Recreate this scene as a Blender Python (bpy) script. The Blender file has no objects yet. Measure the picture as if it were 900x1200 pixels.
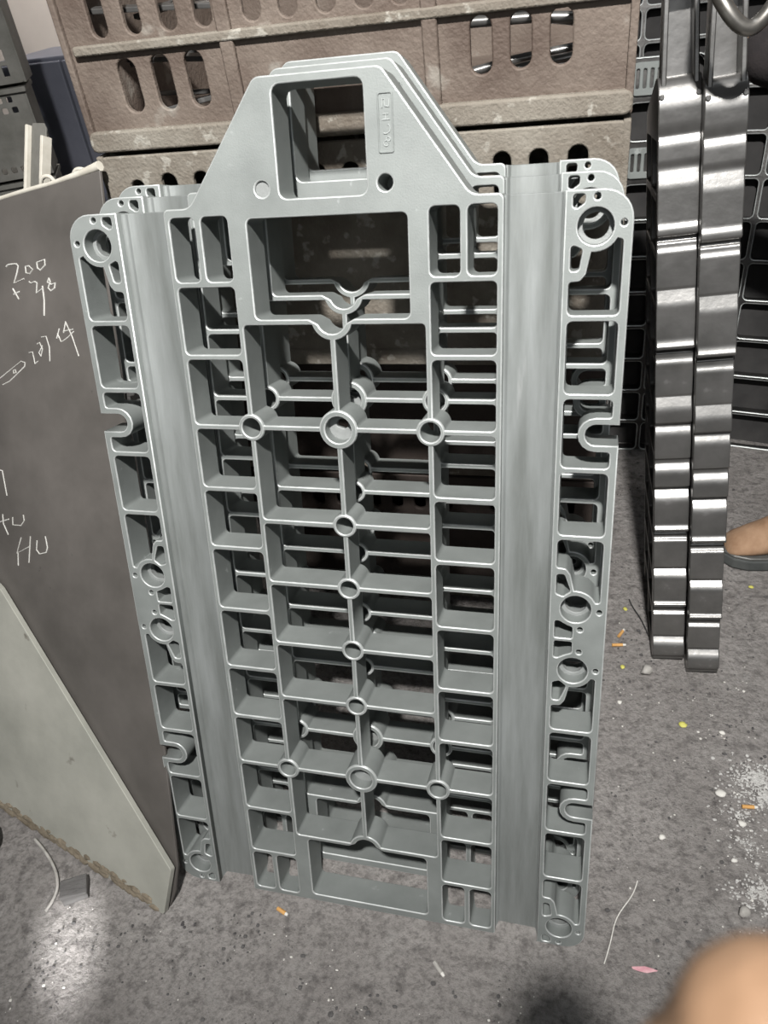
import bpy, bmesh, math, random
from mathutils import Vector, Matrix
random.seed(7)
PI = math.pi
scene = bpy.context.scene
COL = scene.collection

# ------------------------------------------------------------------ camera
cam_d = bpy.data.cameras.new('camera')
cam = bpy.data.objects.new('camera', cam_d)
COL.objects.link(cam)
cam_d.sensor_fit = 'VERTICAL'
cam_d.sensor_height = 36.0
cam_d.sensor_width = 27.0
cam_d.lens = 36.0 * 901.0 / 1200.0
AX = Vector((0.96716813, 0.22754038, -0.11318652))      # image right
AY = Vector((0.0516449, -0.61205694, -0.78912553))      # image down
AZ = Vector((-0.24883452, 0.75737156, -0.60371326))     # view direction
CAM = Vector((0, 0, 1.508))
m3 = Matrix((AX, -AY, -AZ)).transposed()
cam.matrix_world = Matrix.Translation(CAM) @ m3.to_4x4()
cam_d.clip_start = 0.01
cam_d.dof.use_dof = True
cam_d.dof.focus_distance = 1.5
cam_d.dof.aperture_fstop = 8.5
scene.camera = cam

# ------------------------------------------------------------------ world, lights, exposure
w = bpy.data.worlds.new('workshop_air')
scene.world = w
w.use_nodes = True
bg = w.node_tree.nodes['Background']
bg.inputs[0].default_value = (0.86, 0.93, 1.0, 1)
bg.inputs[1].default_value = 0.03

def area(name, loc, target, energy, sx, sy=None, col=(1, 1, 1), shape=None):
    d = bpy.data.lights.new(name, 'AREA')
    d.energy = energy
    d.color = col
    d.size = sx
    if sy:
        d.shape = 'RECTANGLE'
        d.size_y = sy
    else:
        d.shape = 'DISK'
    o = bpy.data.objects.new(name, d)
    COL.objects.link(o)
    o.location = loc
    o.rotation_euler = (Vector(target) - Vector(loc)).to_track_quat('-Z', 'Y').to_euler()
    return o

def spot(name, loc, target, energy, deg, blend, soft, col=(1, 1, 1)):
    d = bpy.data.lights.new(name, 'SPOT')
    d.energy = energy
    d.color = col
    d.spot_size = math.radians(deg)
    d.spot_blend = blend
    d.shadow_soft_size = soft
    o = bpy.data.objects.new(name, d)
    COL.objects.link(o)
    o.location = loc
    o.rotation_euler = (Vector(target) - Vector(loc)).to_track_quat('-Z', 'Y').to_euler()
    return o

spot('high_bay_lamp', (0.125, -0.71, 3.36), (-0.30, 1.15, 1.30), 880, 70, 1.0, 0.075, (1.0, 0.985, 0.96))
area('overhead_fill', (0.9, 1.7, 5.2), (0.2, 1.4, 0), 16, 3.0, 1.2, col=(0.93, 0.97, 1.0))  # unseen overhead light added for highlights on the polished castings
area('front_fill', (0.5, -2.6, 2.7), (-0.2, 1.0, 0.9), 20, 2.4, 1.6, col=(0.95, 0.98, 1.0))  # unseen frontal fill, added to brighten the casting faces
area('wall_fill', (-2.1, 3.1, 2.5), (-2.3, 3.84, 1.3), 22, 0.5, col=(1.0, 0.95, 0.9))  # unseen light added only to brighten the far wall
spot('gap_light', (0.63, -2.13, 1.75), (-0.925, 0.475, 0), 2000, 2.5, 0.9, 0.03)

scene.view_settings.view_transform = 'Standard'
scene.view_settings.look = 'None'
scene.view_settings.exposure = 0.0
scene.view_settings.gamma = 1.0
scene.view_settings.use_curve_mapping = False

# ------------------------------------------------------------------ materials
def mat(name, c1, c2, scale=8.0, rough=(0.45, 0.65), metal=0.0, bump=0.0, bscale=60.0, stretch=(1, 1, 1),
        spot=None, spot_scale=25.0, spot_thr=0.62, edge=None, coat=0.0, detail=6.0):
    m = bpy.data.materials.new(name)
    m.use_nodes = True
    nt = m.node_tree
    N = nt.nodes
    L = nt.links
    b = N['Principled BSDF']
    tc = N.new('ShaderNodeTexCoord')
    mp = N.new('ShaderNodeMapping')
    mp.inputs['Scale'].default_value = stretch
    L.new(tc.outputs['Object'], mp.inputs['Vector'])
    n1 = N.new('ShaderNodeTexNoise')
    n1.inputs['Scale'].default_value = scale
    n1.inputs['Detail'].default_value = detail
    n1.inputs['Roughness'].default_value = 0.62
    L.new(mp.outputs[0], n1.inputs['Vector'])
    rmp = N.new('ShaderNodeValToRGB')
    rmp.color_ramp.elements[0].position = 0.32
    rmp.color_ramp.elements[0].color = (*c1, 1)
    rmp.color_ramp.elements[1].position = 0.68
    rmp.color_ramp.elements[1].color = (*c2, 1)
    L.new(n1.outputs['Fac'], rmp.inputs['Fac'])
    out = rmp.outputs['Color']
    if spot:
        n2 = N.new('ShaderNodeTexNoise')
        n2.inputs['Scale'].default_value = spot_scale
        n2.inputs['Detail'].default_value = 5.0
        L.new(mp.outputs[0], n2.inputs['Vector'])
        r2 = N.new('ShaderNodeValToRGB')
        r2.color_ramp.elements[0].position = spot_thr
        r2.color_ramp.elements[0].color = (0, 0, 0, 1)
        r2.color_ramp.elements[1].position = min(0.99, spot_thr + 0.07)
        r2.color_ramp.elements[1].color = (1, 1, 1, 1)
        L.new(n2.outputs['Fac'], r2.inputs['Fac'])
        mx = N.new('ShaderNodeMix')
        mx.data_type = 'RGBA'
        L.new(r2.outputs['Color'], mx.inputs[0])
        L.new(out, mx.inputs[6])
        mx.inputs[7].default_value = (*spot, 1)
        out = mx.outputs[2]
    if edge:
        g = N.new('ShaderNodeNewGeometry')
        r3 = N.new('ShaderNodeValToRGB')
        r3.color_ramp.elements[0].position = 0.515
        r3.color_ramp.elements[0].color = (0, 0, 0, 1)
        r3.color_ramp.elements[1].position = 0.575
        r3.color_ramp.elements[1].color = (1, 1, 1, 1)
        L.new(g.outputs['Pointiness'], r3.inputs['Fac'])
        mx = N.new('ShaderNodeMix')
        mx.data_type = 'RGBA'
        L.new(r3.outputs['Color'], mx.inputs[0])
        L.new(out, mx.inputs[6])
        mx.inputs[7].default_value = (*edge, 1)
        out = mx.outputs[2]
    L.new(out, b.inputs['Base Color'])
    mr = N.new('ShaderNodeMapRange')
    mr.inputs['To Min'].default_value = rough[0]
    mr.inputs['To Max'].default_value = rough[1]
    L.new(n1.outputs['Fac'], mr.inputs['Value'])
    L.new(mr.outputs[0], b.inputs['Roughness'])
    b.inputs['Metallic'].default_value = metal
    b.inputs['Coat Weight'].default_value = coat
    if bump:
        n4 = N.new('ShaderNodeTexNoise')
        n4.inputs['Scale'].default_value = bscale
        n4.inputs['Detail'].default_value = 4.0
        L.new(mp.outputs[0], n4.inputs['Vector'])
        bp = N.new('ShaderNodeBump')
        bp.inputs['Strength'].default_value = bump
        bp.inputs['Distance'].default_value = 0.004
        L.new(n4.outputs['Fac'], bp.inputs['Height'])
        L.new(bp.outputs[0], b.inputs['Normal'])
    return m

M = {}
M['cast'] = mat('cast_grey', (0.182, 0.196, 0.189), (0.240, 0.257, 0.248), 9, (0.50, 0.68), 0.2, 0.10, 420,
                spot=(0.32, 0.34, 0.33), spot_scale=34, spot_thr=0.69)
M['worn'] = mat('worn_edge', (0.40, 0.42, 0.41), (0.56, 0.58, 0.57), 30, (0.35, 0.5), 0.4)
M['rail'] = mat('rail_grey', (0.165, 0.176, 0.168), (0.265, 0.28, 0.276), 5, (0.36, 0.58), 0.3, 0.08, 220, stretch=(7, 0.7, 1),
                spot=(0.30, 0.31, 0.305), spot_scale=9, spot_thr=0.70)
M['rust'] = mat('crate_rust', (0.095, 0.068, 0.054), (0.185, 0.150, 0.124), 7, (0.6, 0.85), 0.15, 0.5, 150,
                spot=(0.25, 0.225, 0.195), spot_scale=14, spot_thr=0.64)
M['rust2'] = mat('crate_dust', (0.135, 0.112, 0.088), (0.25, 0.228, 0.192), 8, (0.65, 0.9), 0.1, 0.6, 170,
                 spot=(0.33, 0.31, 0.27), spot_scale=40, spot_thr=0.60)
M['black'] = mat('black_iron', (0.055, 0.054, 0.053), (0.13, 0.125, 0.12), 14, (0.25, 0.42), 0.85, 0.12, 90)
M['edge'] = mat('polished_iron', (0.15, 0.147, 0.141), (0.23, 0.224, 0.217), 11, (0.25, 0.38), 0.7, 0.10, 60,
                spot=(0.30, 0.295, 0.285), spot_scale=22, spot_thr=0.68)
M['pocket_shade'] = mat('pocket_shade', (0.018, 0.017, 0.017), (0.04, 0.038, 0.037), 14, (0.7, 0.9), 0.0)  # near-black colour standing in for shade behind the pockets
M['rustshade'] = mat('crate_rust_shaded', (0.035, 0.026, 0.022), (0.075, 0.058, 0.049), 7, (0.65, 0.9), 0.1, 0.4, 150)  # rust darkened in colour to imitate the shade behind the castings
M['plug'] = mat('plug_grey', (0.20, 0.21, 0.205), (0.27, 0.28, 0.275), 30, (0.5, 0.7), 0.2, 0.2, 200)
M['brown'] = mat('brown_sheet', (0.082, 0.075, 0.068), (0.148, 0.135, 0.124), 3.2, (0.5, 0.72), 0.2, 0.12, 25,
                 spot=(0.03, 0.028, 0.027), spot_scale=26, spot_thr=0.72)
M['palegrey'] = mat('pale_grey', (0.29, 0.29, 0.255), (0.40, 0.395, 0.35), 5, (0.55, 0.8), 0.1, 0.15, 40,
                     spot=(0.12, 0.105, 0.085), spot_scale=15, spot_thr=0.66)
M['mud'] = mat('mud', (0.12, 0.098, 0.068), (0.25, 0.21, 0.155), 30, (0.8, 0.95), 0, 0.8, 90)
M['chalk'] = mat('chalk', (0.42, 0.41, 0.38), (0.60, 0.59, 0.56), 40, (0.9, 1), 0)
M['basket'] = mat('basket_grey', (0.10, 0.098, 0.085), (0.17, 0.165, 0.15), 12, (0.6, 0.8), 0, 0.1)
M['white'] = mat('wall_white', (0.62, 0.56, 0.52), (0.72, 0.66, 0.61), 2, (0.8, 0.9), 0)
M['blue'] = mat('cabinet_blue', (0.09, 0.095, 0.12), (0.13, 0.135, 0.165), 4, (0.5, 0.6), 0)
M['pole'] = mat('pole_grey', (0.12, 0.12, 0.115), (0.2, 0.2, 0.19), 20, (0.4, 0.6), 0.5)
M['tube'] = mat('tube_steel', (0.26, 0.245, 0.22), (0.42, 0.40, 0.37), 25, (0.25, 0.4), 0.9)
M['cream'] = mat('cream_plastic', (0.50, 0.47, 0.40), (0.62, 0.59, 0.52), 30, (0.6, 0.8), 0)
M['boot'] = mat('boot_suede', (0.26, 0.15, 0.085), (0.42, 0.27, 0.17), 18, (0.8, 0.95), 0, 0.3, 120,
                spot=(0.47, 0.36, 0.27), spot_scale=10, spot_thr=0.6)
M['sole'] = mat('boot_sole', (0.05, 0.055, 0.055), (0.10, 0.105, 0.10), 20, (0.7, 0.9), 0)
M['navy'] = mat('navy_cloth', (0.012, 0.013, 0.028), (0.025, 0.027, 0.05), 30, (0.85, 1), 0, 0.3, 300)
M['jacket'] = mat('black_cloth', (0.012, 0.010, 0.011), (0.028, 0.022, 0.022), 20, (0.85, 1), 0, 0.3, 200)
M['skin'] = mat('skin', (0.26, 0.155, 0.090), (0.31, 0.190, 0.116), 30, (0.45, 0.6), 0, 0.15, 200)
M['hair'] = mat('hair_black', (0.012, 0.011, 0.01), (0.03, 0.027, 0.024), 60, (0.5, 0.7), 0)
M['filter'] = mat('filter_orange', (0.52, 0.27, 0.08), (0.66, 0.38, 0.14), 60, (0.7, 0.9), 0)
M['paper'] = mat('paper_white', (0.58, 0.56, 0.52), (0.72, 0.70, 0.66), 60, (0.8, 0.95), 0)
M['plaster'] = mat('plaster', (0.36, 0.35, 0.335), (0.58, 0.57, 0.55), 90, (0.85, 1.0), 0)
M['yellow'] = mat('yellow_bit', (0.5, 0.48, 0.08), (0.66, 0.62, 0.2), 60, (0.6, 0.8), 0)
M['pink'] = mat('pink_film', (0.55, 0.22, 0.27), (0.70, 0.45, 0.47), 60, (0.3, 0.6), 0)
M['stone'] = mat('stone', (0.30, 0.285, 0.265), (0.45, 0.43, 0.40), 40, (0.8, 0.95), 0, 0.5, 120)
M['dirt'] = mat('dark_crumb', (0.055, 0.052, 0.052), (0.12, 0.115, 0.112), 40, (0.85, 1), 0, 0.6, 150)
M['wood'] = mat('dark_wood', (0.085, 0.08, 0.078), (0.17, 0.165, 0.16), 6, (0.7, 0.9), 0, 0.5, 60, stretch=(1, 9, 9))
M['rubber'] = mat('rubber', (0.015, 0.015, 0.015), (0.03, 0.03, 0.03), 20, (0.6, 0.8), 0)
M['green'] = mat('green_plastic', (0.02, 0.16, 0.07), (0.04, 0.25, 0.11), 20, (0.4, 0.5), 0)
M['ink'] = mat('cast_mark', (0.30, 0.32, 0.31), (0.40, 0.42, 0.41), 40, (0.5, 0.7), 0.3)

def floor_material():
    m = bpy.data.materials.new('dusty_concrete')
    m.use_nodes = True
    nt = m.node_tree
    N = nt.nodes
    L = nt.links
    b = N['Principled BSDF']
    tc = N.new('ShaderNodeTexCoord')
    def noise(s, d=8, r=0.65):
        n = N.new('ShaderNodeTexNoise')
        n.inputs['Scale'].default_value = s
        n.inputs['Detail'].default_value = d
        n.inputs['Roughness'].default_value = r
        L.new(tc.outputs['Object'], n.inputs['Vector'])
        return n.outputs['Fac']
    def ramp(f, p0, c0, p1, c1):
        r = N.new('ShaderNodeValToRGB')
        r.color_ramp.elements[0].position = p0
        r.color_ramp.elements[0].color = (*c0, 1)
        r.color_ramp.elements[1].position = p1
        r.color_ramp.elements[1].color = (*c1, 1)
        L.new(f, r.inputs['Fac'])
        return r.outputs['Color']
    def mix(f, a, c):
        x = N.new('ShaderNodeMix')
        x.data_type = 'RGBA'
        L.new(f, x.inputs[0])
        L.new(a, x.inputs[6])
        if isinstance(c, tuple):
            x.inputs[7].default_value = (*c, 1)
        else:
            L.new(c, x.inputs[7])
        return x.outputs[2]
    base = ramp(noise(3.0), 0.3, (0.235, 0.217, 0.205), 0.7, (0.360, 0.339, 0.323))
    base = mix(ramp(noise(38, 5), 0.50, (0, 0, 0), 0.72, (1, 1, 1)), base, (0.110, 0.100, 0.095))
    base = mix(ramp(noise(95, 6, 0.75), 0.47, (0, 0, 0), 0.66, (0.75, 0.75, 0.75)), base, (0.125, 0.115, 0.11))
    base = mix(ramp(noise(14, 7, 0.7), 0.56, (0, 0, 0), 0.75, (0.8, 0.8, 0.8)), base, (0.33, 0.315, 0.30))
    base = mix(ramp(noise(150, 3), 0.745, (0, 0, 0), 0.80, (1, 1, 1)), base, (0.5, 0.49, 0.47))
    L.new(base, b.inputs['Base Color'])
    b.inputs['Roughness'].default_value = 0.85
    h = N.new('ShaderNodeMath')
    h.operation = 'ADD'
    L.new(noise(45, 8, 0.7), h.inputs[0])
    L.new(noise(9, 4), h.inputs[1])
    bp = N.new('ShaderNodeBump')
    bp.inputs['Strength'].default_value = 0.9
    bp.inputs['Distance'].default_value = 0.016
    L.new(h.outputs[0], bp.inputs['Height'])
    L.new(bp.outputs[0], b.inputs['Normal'])
    return m
M['floor'] = floor_material()

# ------------------------------------------------------------------ helpers
def link(o, parent=None):
    COL.objects.link(o)
    if parent is not None:
        o.parent = parent
    return o

def obj(name, me, material=None, parent=None):
    if material is not None and len(me.materials) == 0:
        me.materials.append(material)
        if any(p.material_index == 1 for p in me.polygons):
            me.materials.append(M['worn'])
    return link(bpy.data.objects.new(name, me), parent)

def tag(o, label, cat=None, group=None, kind=None):
    o['label'] = label
    if cat:
        o['category'] = cat
    if group:
        o['group'] = group
    if kind:
        o['kind'] = kind
    return o

def empty(name, loc=(0, 0, 0), rot=(0, 0, 0)):
    o = bpy.data.objects.new(name, None)
    o.empty_display_size = 0.05
    COL.objects.link(o)
    o.location = loc
    o.rotation_euler = rot
    return o

def frame(o, loc, x, y, z):
    o.matrix_world = Matrix.Translation(Vector(loc)) @ Matrix((Vector(x), Vector(y), Vector(z))).transposed().to_4x4()

def copy_tree(o, parent=None):
    c = o.copy()
    COL.objects.link(c)
    c.parent = parent
    for ch in list(o.children):
        copy_tree(ch, c)
    return c

def to_mesh(tmp, name, smooth=True, ang=40):
    COL.objects.link(tmp)
    dg = bpy.context.evaluated_depsgraph_get()
    dg.update()
    me = bpy.data.meshes.new_from_object(tmp.evaluated_get(dg))
    me.name = name
    d = tmp.data
    bpy.data.objects.remove(tmp)
    if isinstance(d, bpy.types.Curve):
        bpy.data.curves.remove(d)
    else:
        bpy.data.meshes.remove(d)
    me.materials.clear()
    if smooth:
        bm = bmesh.new()
        bm.from_mesh(me)
        bmesh.ops.remove_doubles(bm, verts=bm.verts, dist=1e-6)
        bm.normal_update()
        a = math.radians(ang)
        for f in bm.faces:
            f.smooth = True
        for e in bm.edges:
            if len(e.link_faces) == 2:
                e.smooth = e.calc_face_angle(0) < a
        bm.to_mesh(me)
        bm.free()
    return me

from mathutils.geometry import delaunay_2d_cdt
def cut(name, loops, depth, front=0.0, bevel=0.0018, res=1, worn=False):
    """flat outline with holes, thickened along local z: front face at z=front, back at front-depth"""
    def area2(p):
        return sum(p[i - 1][0] * p[i][1] - p[i][0] * p[i - 1][1] for i in range(len(p)))
    clean = []
    for lp in loops:
        q = [Vector((x, y)) for x, y in lp]
        q = [q[i] for i in range(len(q)) if (q[i] - q[i - 1]).length > 5e-5]
        clean.append(q)
    big = max(range(len(clean)), key=lambda i: abs(area2(clean[i])))
    for i, q in enumerate(clean):
        if (area2(q) > 0) != (i == big):
            q.reverse()
    n = res + 1
    prof = []
    for j in range(n + 1):
        t = PI / 2 * j / n
        prof.append((bevel * (1 - math.sin(t)), front - bevel * (1 - math.cos(t))))
    prof += [(i_, 2 * front - depth - z_) for i_, z_ in reversed(prof)]
    bm = bmesh.new()
    capv, cape, base = [], [], []
    allrings = []
    for q in clean:
        k = len(q)
        nor = []
        for i in range(k):
            e0 = (q[i] - q[i - 1]).normalized()
            e1 = (q[(i + 1) % k] - q[i]).normalized()
            n0, n1 = Vector((-e0.y, e0.x)), Vector((-e1.y, e1.x))
            m = n0 + n1
            if m.length < 1e-4:
                m = n0.copy()
            m.normalize()
            nor.append(m / max(0.5, m.dot(n0)))
        rings = []
        for ins, z in prof:
            rings.append([bm.verts.new((p.x + w_.x * ins, p.y + w_.y * ins, z)) for p, w_ in zip(q, nor)])
        for j in range(len(rings) - 1):
            r0, r1 = rings[j], rings[j + 1]
            for i in range(k):
                f = bm.faces.new((r0[i], r1[i], r1[(i + 1) % k], r0[(i + 1) % k]))
                f.smooth = True
                f.material_index = 1 if (worn and j < n) else 0
        st = len(capv)
        capv += [Vector((v.co.x, v.co.y)) for v in rings[0]]
        cape += [(st + i, st + (i + 1) % k) for i in range(k)]
        base += [(rings[0][i], rings[-1][i]) for i in range(k)]
        allrings.append((rings, n))
    ov, oe, of, iv, ie, if_ = delaunay_2d_cdt(capv, cape, [], 1, 1e-7)
    insets = []
    for rings, n_ in allrings:
        r = [(v.co.x, v.co.y) for v in rings[0]]
        xs = [p[0] for p in r]
        ys = [p[1] for p in r]
        insets.append((min(xs), max(xs), min(ys), max(ys), r))
    del insets[big]
    def in_hole(x, y):
        for x0, x1, y0, y1, r in insets:
            if x0 <= x <= x1 and y0 <= y <= y1:
                c_ = False
                for i in range(len(r)):
                    (ax_, ay_), (bx_, by_) = r[i - 1], r[i]
                    if (ay_ > y) != (by_ > y) and x < (bx_ - ax_) * (y - ay_) / (by_ - ay_) + ax_:
                        c_ = not c_
                if c_:
                    return True
        return False
    for tri in of:
        ids = [iv[i][0] if iv[i] else None for i in tri]
        if None in ids or len(set(ids)) < 3:
            continue
        a_, b_, c_ = ov[tri[0]], ov[tri[1]], ov[tri[2]]
        if insets and in_hole((a_.x + b_.x + c_.x) / 3, (a_.y + b_.y + c_.y) / 3):
            continue
        if (b_ - a_).cross(c_ - a_) < 0:
            ids.reverse()
        for side in (0, 1):
            vv = [base[i][side] for i in (ids if side == 0 else reversed(ids))]
            try:
                bm.faces.new(vv).smooth = False
            except ValueError:
                pass
    for rings, n_ in allrings:
        m_ = len(rings)
        for j in (0, n_, m_ - 1 - n_, m_ - 1):
            r = rings[j]
            for i in range(len(r)):
                ed = bm.edges.get((r[i], r[(i + 1) % len(r)]))
                if ed:
                    ed.smooth = False
    for ed in bm.edges:
        if len(ed.link_faces) == 2 and ed.calc_face_angle(0) > math.radians(35):
            ed.smooth = False
    me = bpy.data.meshes.new(name)
    bm.to_mesh(me)
    bm.free()
    return me

def boxmesh(name, x0, x1, y0, y1, z0, z1, bevel=0.0, seg=2):
    bm = bmesh.new()
    bmesh.ops.create_cube(bm, size=1)
    for v in bm.verts:
        v.co = Vector(((x0 + x1) / 2 + v.co.x * (x1 - x0), (y0 + y1) / 2 + v.co.y * (y1 - y0), (z0 + z1) / 2 + v.co.z * (z1 - z0)))
    if bevel:
        bmesh.ops.bevel(bm, geom=list(bm.edges), offset=bevel, segments=seg, profile=0.6, affect='EDGES')
    me = bpy.data.meshes.new(name)
    bm.to_mesh(me)
    bm.free()
    for p in me.polygons:
        p.use_smooth = False
    return me

def tube(name, pts, r, res=3, cyc=False, radii=None):
    cd = bpy.data.curves.new(name, 'CURVE')
    cd.dimensions = '3D'
    s = cd.splines.new('NURBS' if len(pts) > 3 else 'POLY')
    s.points.add(len(pts) - 1)
    for i, (p, q) in enumerate(zip(s.points, pts)):
        p.co = (*q, 1)
        if radii:
            p.radius = radii[i]
    s.use_cyclic_u = cyc
    if s.type == 'NURBS':
        s.order_u = 4
        s.use_endpoint_u = True
        s.resolution_u = 6
    cd.bevel_depth = r
    cd.bevel_resolution = res
    cd.use_fill_caps = True
    return to_mesh(bpy.data.objects.new(name, cd), name, ang=60)

def strokes(name, lines, r, zoff=0.0):
    """several thin strokes in the local xy plane joined as one written mark"""
    cd = bpy.data.curves.new(name, 'CURVE')
    cd.dimensions = '3D'
    for ln in lines:
        s = cd.splines.new('POLY')
        s.points.add(len(ln) - 1)
        for p, q in zip(s.points, ln):
            p.co = (q[0], q[1], zoff, 1)
    cd.bevel_depth = r
    cd.bevel_resolution = 1
    cd.use_fill_caps = True
    return to_mesh(bpy.data.objects.new(name, cd), name)

def skin(name, verts, edges, radii, root=0, sub=2):
    me = bpy.data.meshes.new(name)
    me.from_pydata([tuple(v) for v in verts], edges, [])
    o = bpy.data.objects.new(name, me)
    COL.objects.link(o)
    mod = o.modifiers.new('skin', 'SKIN')
    mod.use_smooth_shade = True
    for i, sv in enumerate(me.skin_vertices[0].data):
        r = radii[i]
        sv.radius = r if isinstance(r, tuple) else (r, r)
        sv.use_root = (i == root)
    ss = o.modifiers.new('sub', 'SUBSURF')
    ss.levels = sub
    ss.render_levels = sub
    COL.objects.unlink(o)
    return to_mesh(o, name, ang=180)

def circ(cx, cy, r, n=24, a0=0.0):
    return [(cx + r * math.cos(a0 + 2 * PI * i / n), cy + r * math.sin(a0 + 2 * PI * i / n)) for i in range(n)]

def rpoly(pts, r, n=4):
    """polygon with rounded corners"""
    out = []
    k = len(pts)
    for i in range(k):
        p0, p1, p2 = Vector(pts[i - 1]), Vector(pts[i]), Vector(pts[(i + 1) % k])
        a = (p0 - p1)
        b = (p2 - p1)
        la, lb = a.length, b.length
        if la < 1e-9 or lb < 1e-9:
            continue
        a /= la
        b /= lb
        cosv = max(-0.999, min(0.999, a.dot(b)))
        half = math.acos(cosv) / 2
        rr = r[i] if isinstance(r, (list, tuple)) else r
        d = min(rr / math.tan(half), la * 0.48, lb * 0.48)
        if half > math.radians(85) or d < 1e-5:
            out.append(tuple(p1))
            continue
        rr = d * math.tan(half)
        cdir = (a + b).normalized()
        c = p1 + cdir * (rr / math.sin(half))
        s0 = p1 + a * d - c
        s1 = p1 + b * d - c
        t0 = math.atan2(s0.y, s0.x)
        t1 = math.atan2(s1.y, s1.x)
        dt = (t1 - t0 + PI) % (2 * PI) - PI
        for j in range(n + 1):
            t = t0 + dt * j / n
            out.append((c.x + rr * math.cos(t), c.y + rr * math.sin(t)))
    return out

def rect(x0, y0, x1, y1, r, n=4):
    return rpoly([(x0, y0), (x1, y0), (x1, y1), (x0, y1)], r, n)

def minus_discs(poly, discs, step=0.0015):
    """pushes the outline of a pocket out of the bosses standing at its corners"""
    dense = []
    k = len(poly)
    for i in range(k):
        a, b = Vector(poly[i]), Vector(poly[(i + 1) % k])
        m = max(1, int((b - a).length / step))
        for j in range(m):
            dense.append(a.lerp(b, j / m))
    for (cx, cy, R) in discs:
        c = Vector((cx, cy))
        ins = [(p - c).length < R for p in dense]
        if not any(ins) or all(ins):
            continue
        k = len(dense)
        st = next(i for i in range(k) if not ins[i] and ins[(i + 1) % k])
        order = [(st + j) % k for j in range(k)]
        res = []
        run = []
        for idx in order:
            if ins[idx]:
                run.append(dense[idx])
            else:
                if run:
                    t0 = math.atan2(*(run[0] - c).yx)
                    t1 = math.atan2(*(run[-1] - c).yx)
                    dt = (t1 - t0 + PI) % (2 * PI) - PI
                    n = max(3, int(abs(dt) * R / 0.004))
                    for j in range(n + 1):
                        t = t0 + dt * j / n
                        res.append(c + Vector((math.cos(t), math.sin(t))) * R)
                    run = []
                res.append(dense[idx])
        dense = res
    # drop points on straight runs
    out = []
    k = len(dense)
    for i in range(k):
        a, b, d = dense[i - 1], dense[i], dense[(i + 1) % k]
        if (b - a).length < 2e-4:
            continue
        u = (b - a).normalized()
        v = (d - b)
        if v.length > 1e-6 and u.dot(v.normalized()) > 0.99995:
            continue
        out.append((b.x, b.y))
    return out

# ------------------------------------------------------------------ the place: floor, walls behind
bm = bmesh.new()
nx, ny = 130, 110
X0, X1, Y0, Y1 = -4.2, 2.4, -1.0, 3.9
from mathutils import noise as mnoise
vs = {}
for i in range(nx + 1):
    for j in range(ny + 1):
        x = X0 + (X1 - X0) * i / nx
        y = Y0 + (Y1 - Y0) * j / ny
        z = 0.004 * mnoise.noise(Vector((x * 3, y * 3, 0))) + 0.003 * mnoise.noise(Vector((x * 11, y * 11, 3)))
        vs[i, j] = bm.verts.new((x, y, min(z, 0.0015) - 0.0015))
for i in range(nx):
    for j in range(ny):
        bm.faces.new((vs[i, j], vs[i + 1, j], vs[i + 1, j + 1], vs[i, j + 1]))
me = bpy.data.meshes.new('floor')
bm.to_mesh(me)
bm.free()
for p in me.polygons:
    p.use_smooth = True
o = obj('floor', me, M['floor'])
tag(o, 'grey dusty concrete workshop floor strewn with grit and crumbs', kind='structure')
o = obj('wall_back', boxmesh('wall_back', -4.2, 2.4, 3.84, 3.9, -0.01, 3.0), M['white'])
tag(o, 'pale workshop wall far behind the crates', kind='structure')

# ------------------------------------------------------------------ the big grey castings
D = 0.058
VC = 0.638           # middle of the casting, it mirrors above and below
T = 0.004            # half a rib

def mv(poly, my):    # mirror about the middle height
    return [(x, 2 * VC - y) for x, y in poly] if my else poly

def mu(poly, mx):
    return [(-x, y) for x, y in poly] if mx else poly

BOSS = [(0.0, VC + 0.3225, 0.030, 0.0205)] + [(s * 0.140, VC + 0.3225, 0.0215, 0.0150) for s in (-1, 1)]
BOSS += [(0.0, VC + v, 0.0195, 0.0140) for v in (0.1675, 0.0575, -0.0575, -0.1675)]
BOSS += [(0.0, VC - 0.3225, 0.030, 0.0205)] + [(s * 0.140, VC - 0.3225, 0.0215, 0.0150) for s in (-1, 1)]
HEADC = (0.0, VC + 0.488)
discs = [(b[0], b[1], b[2]) for b in BOSS]

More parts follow.
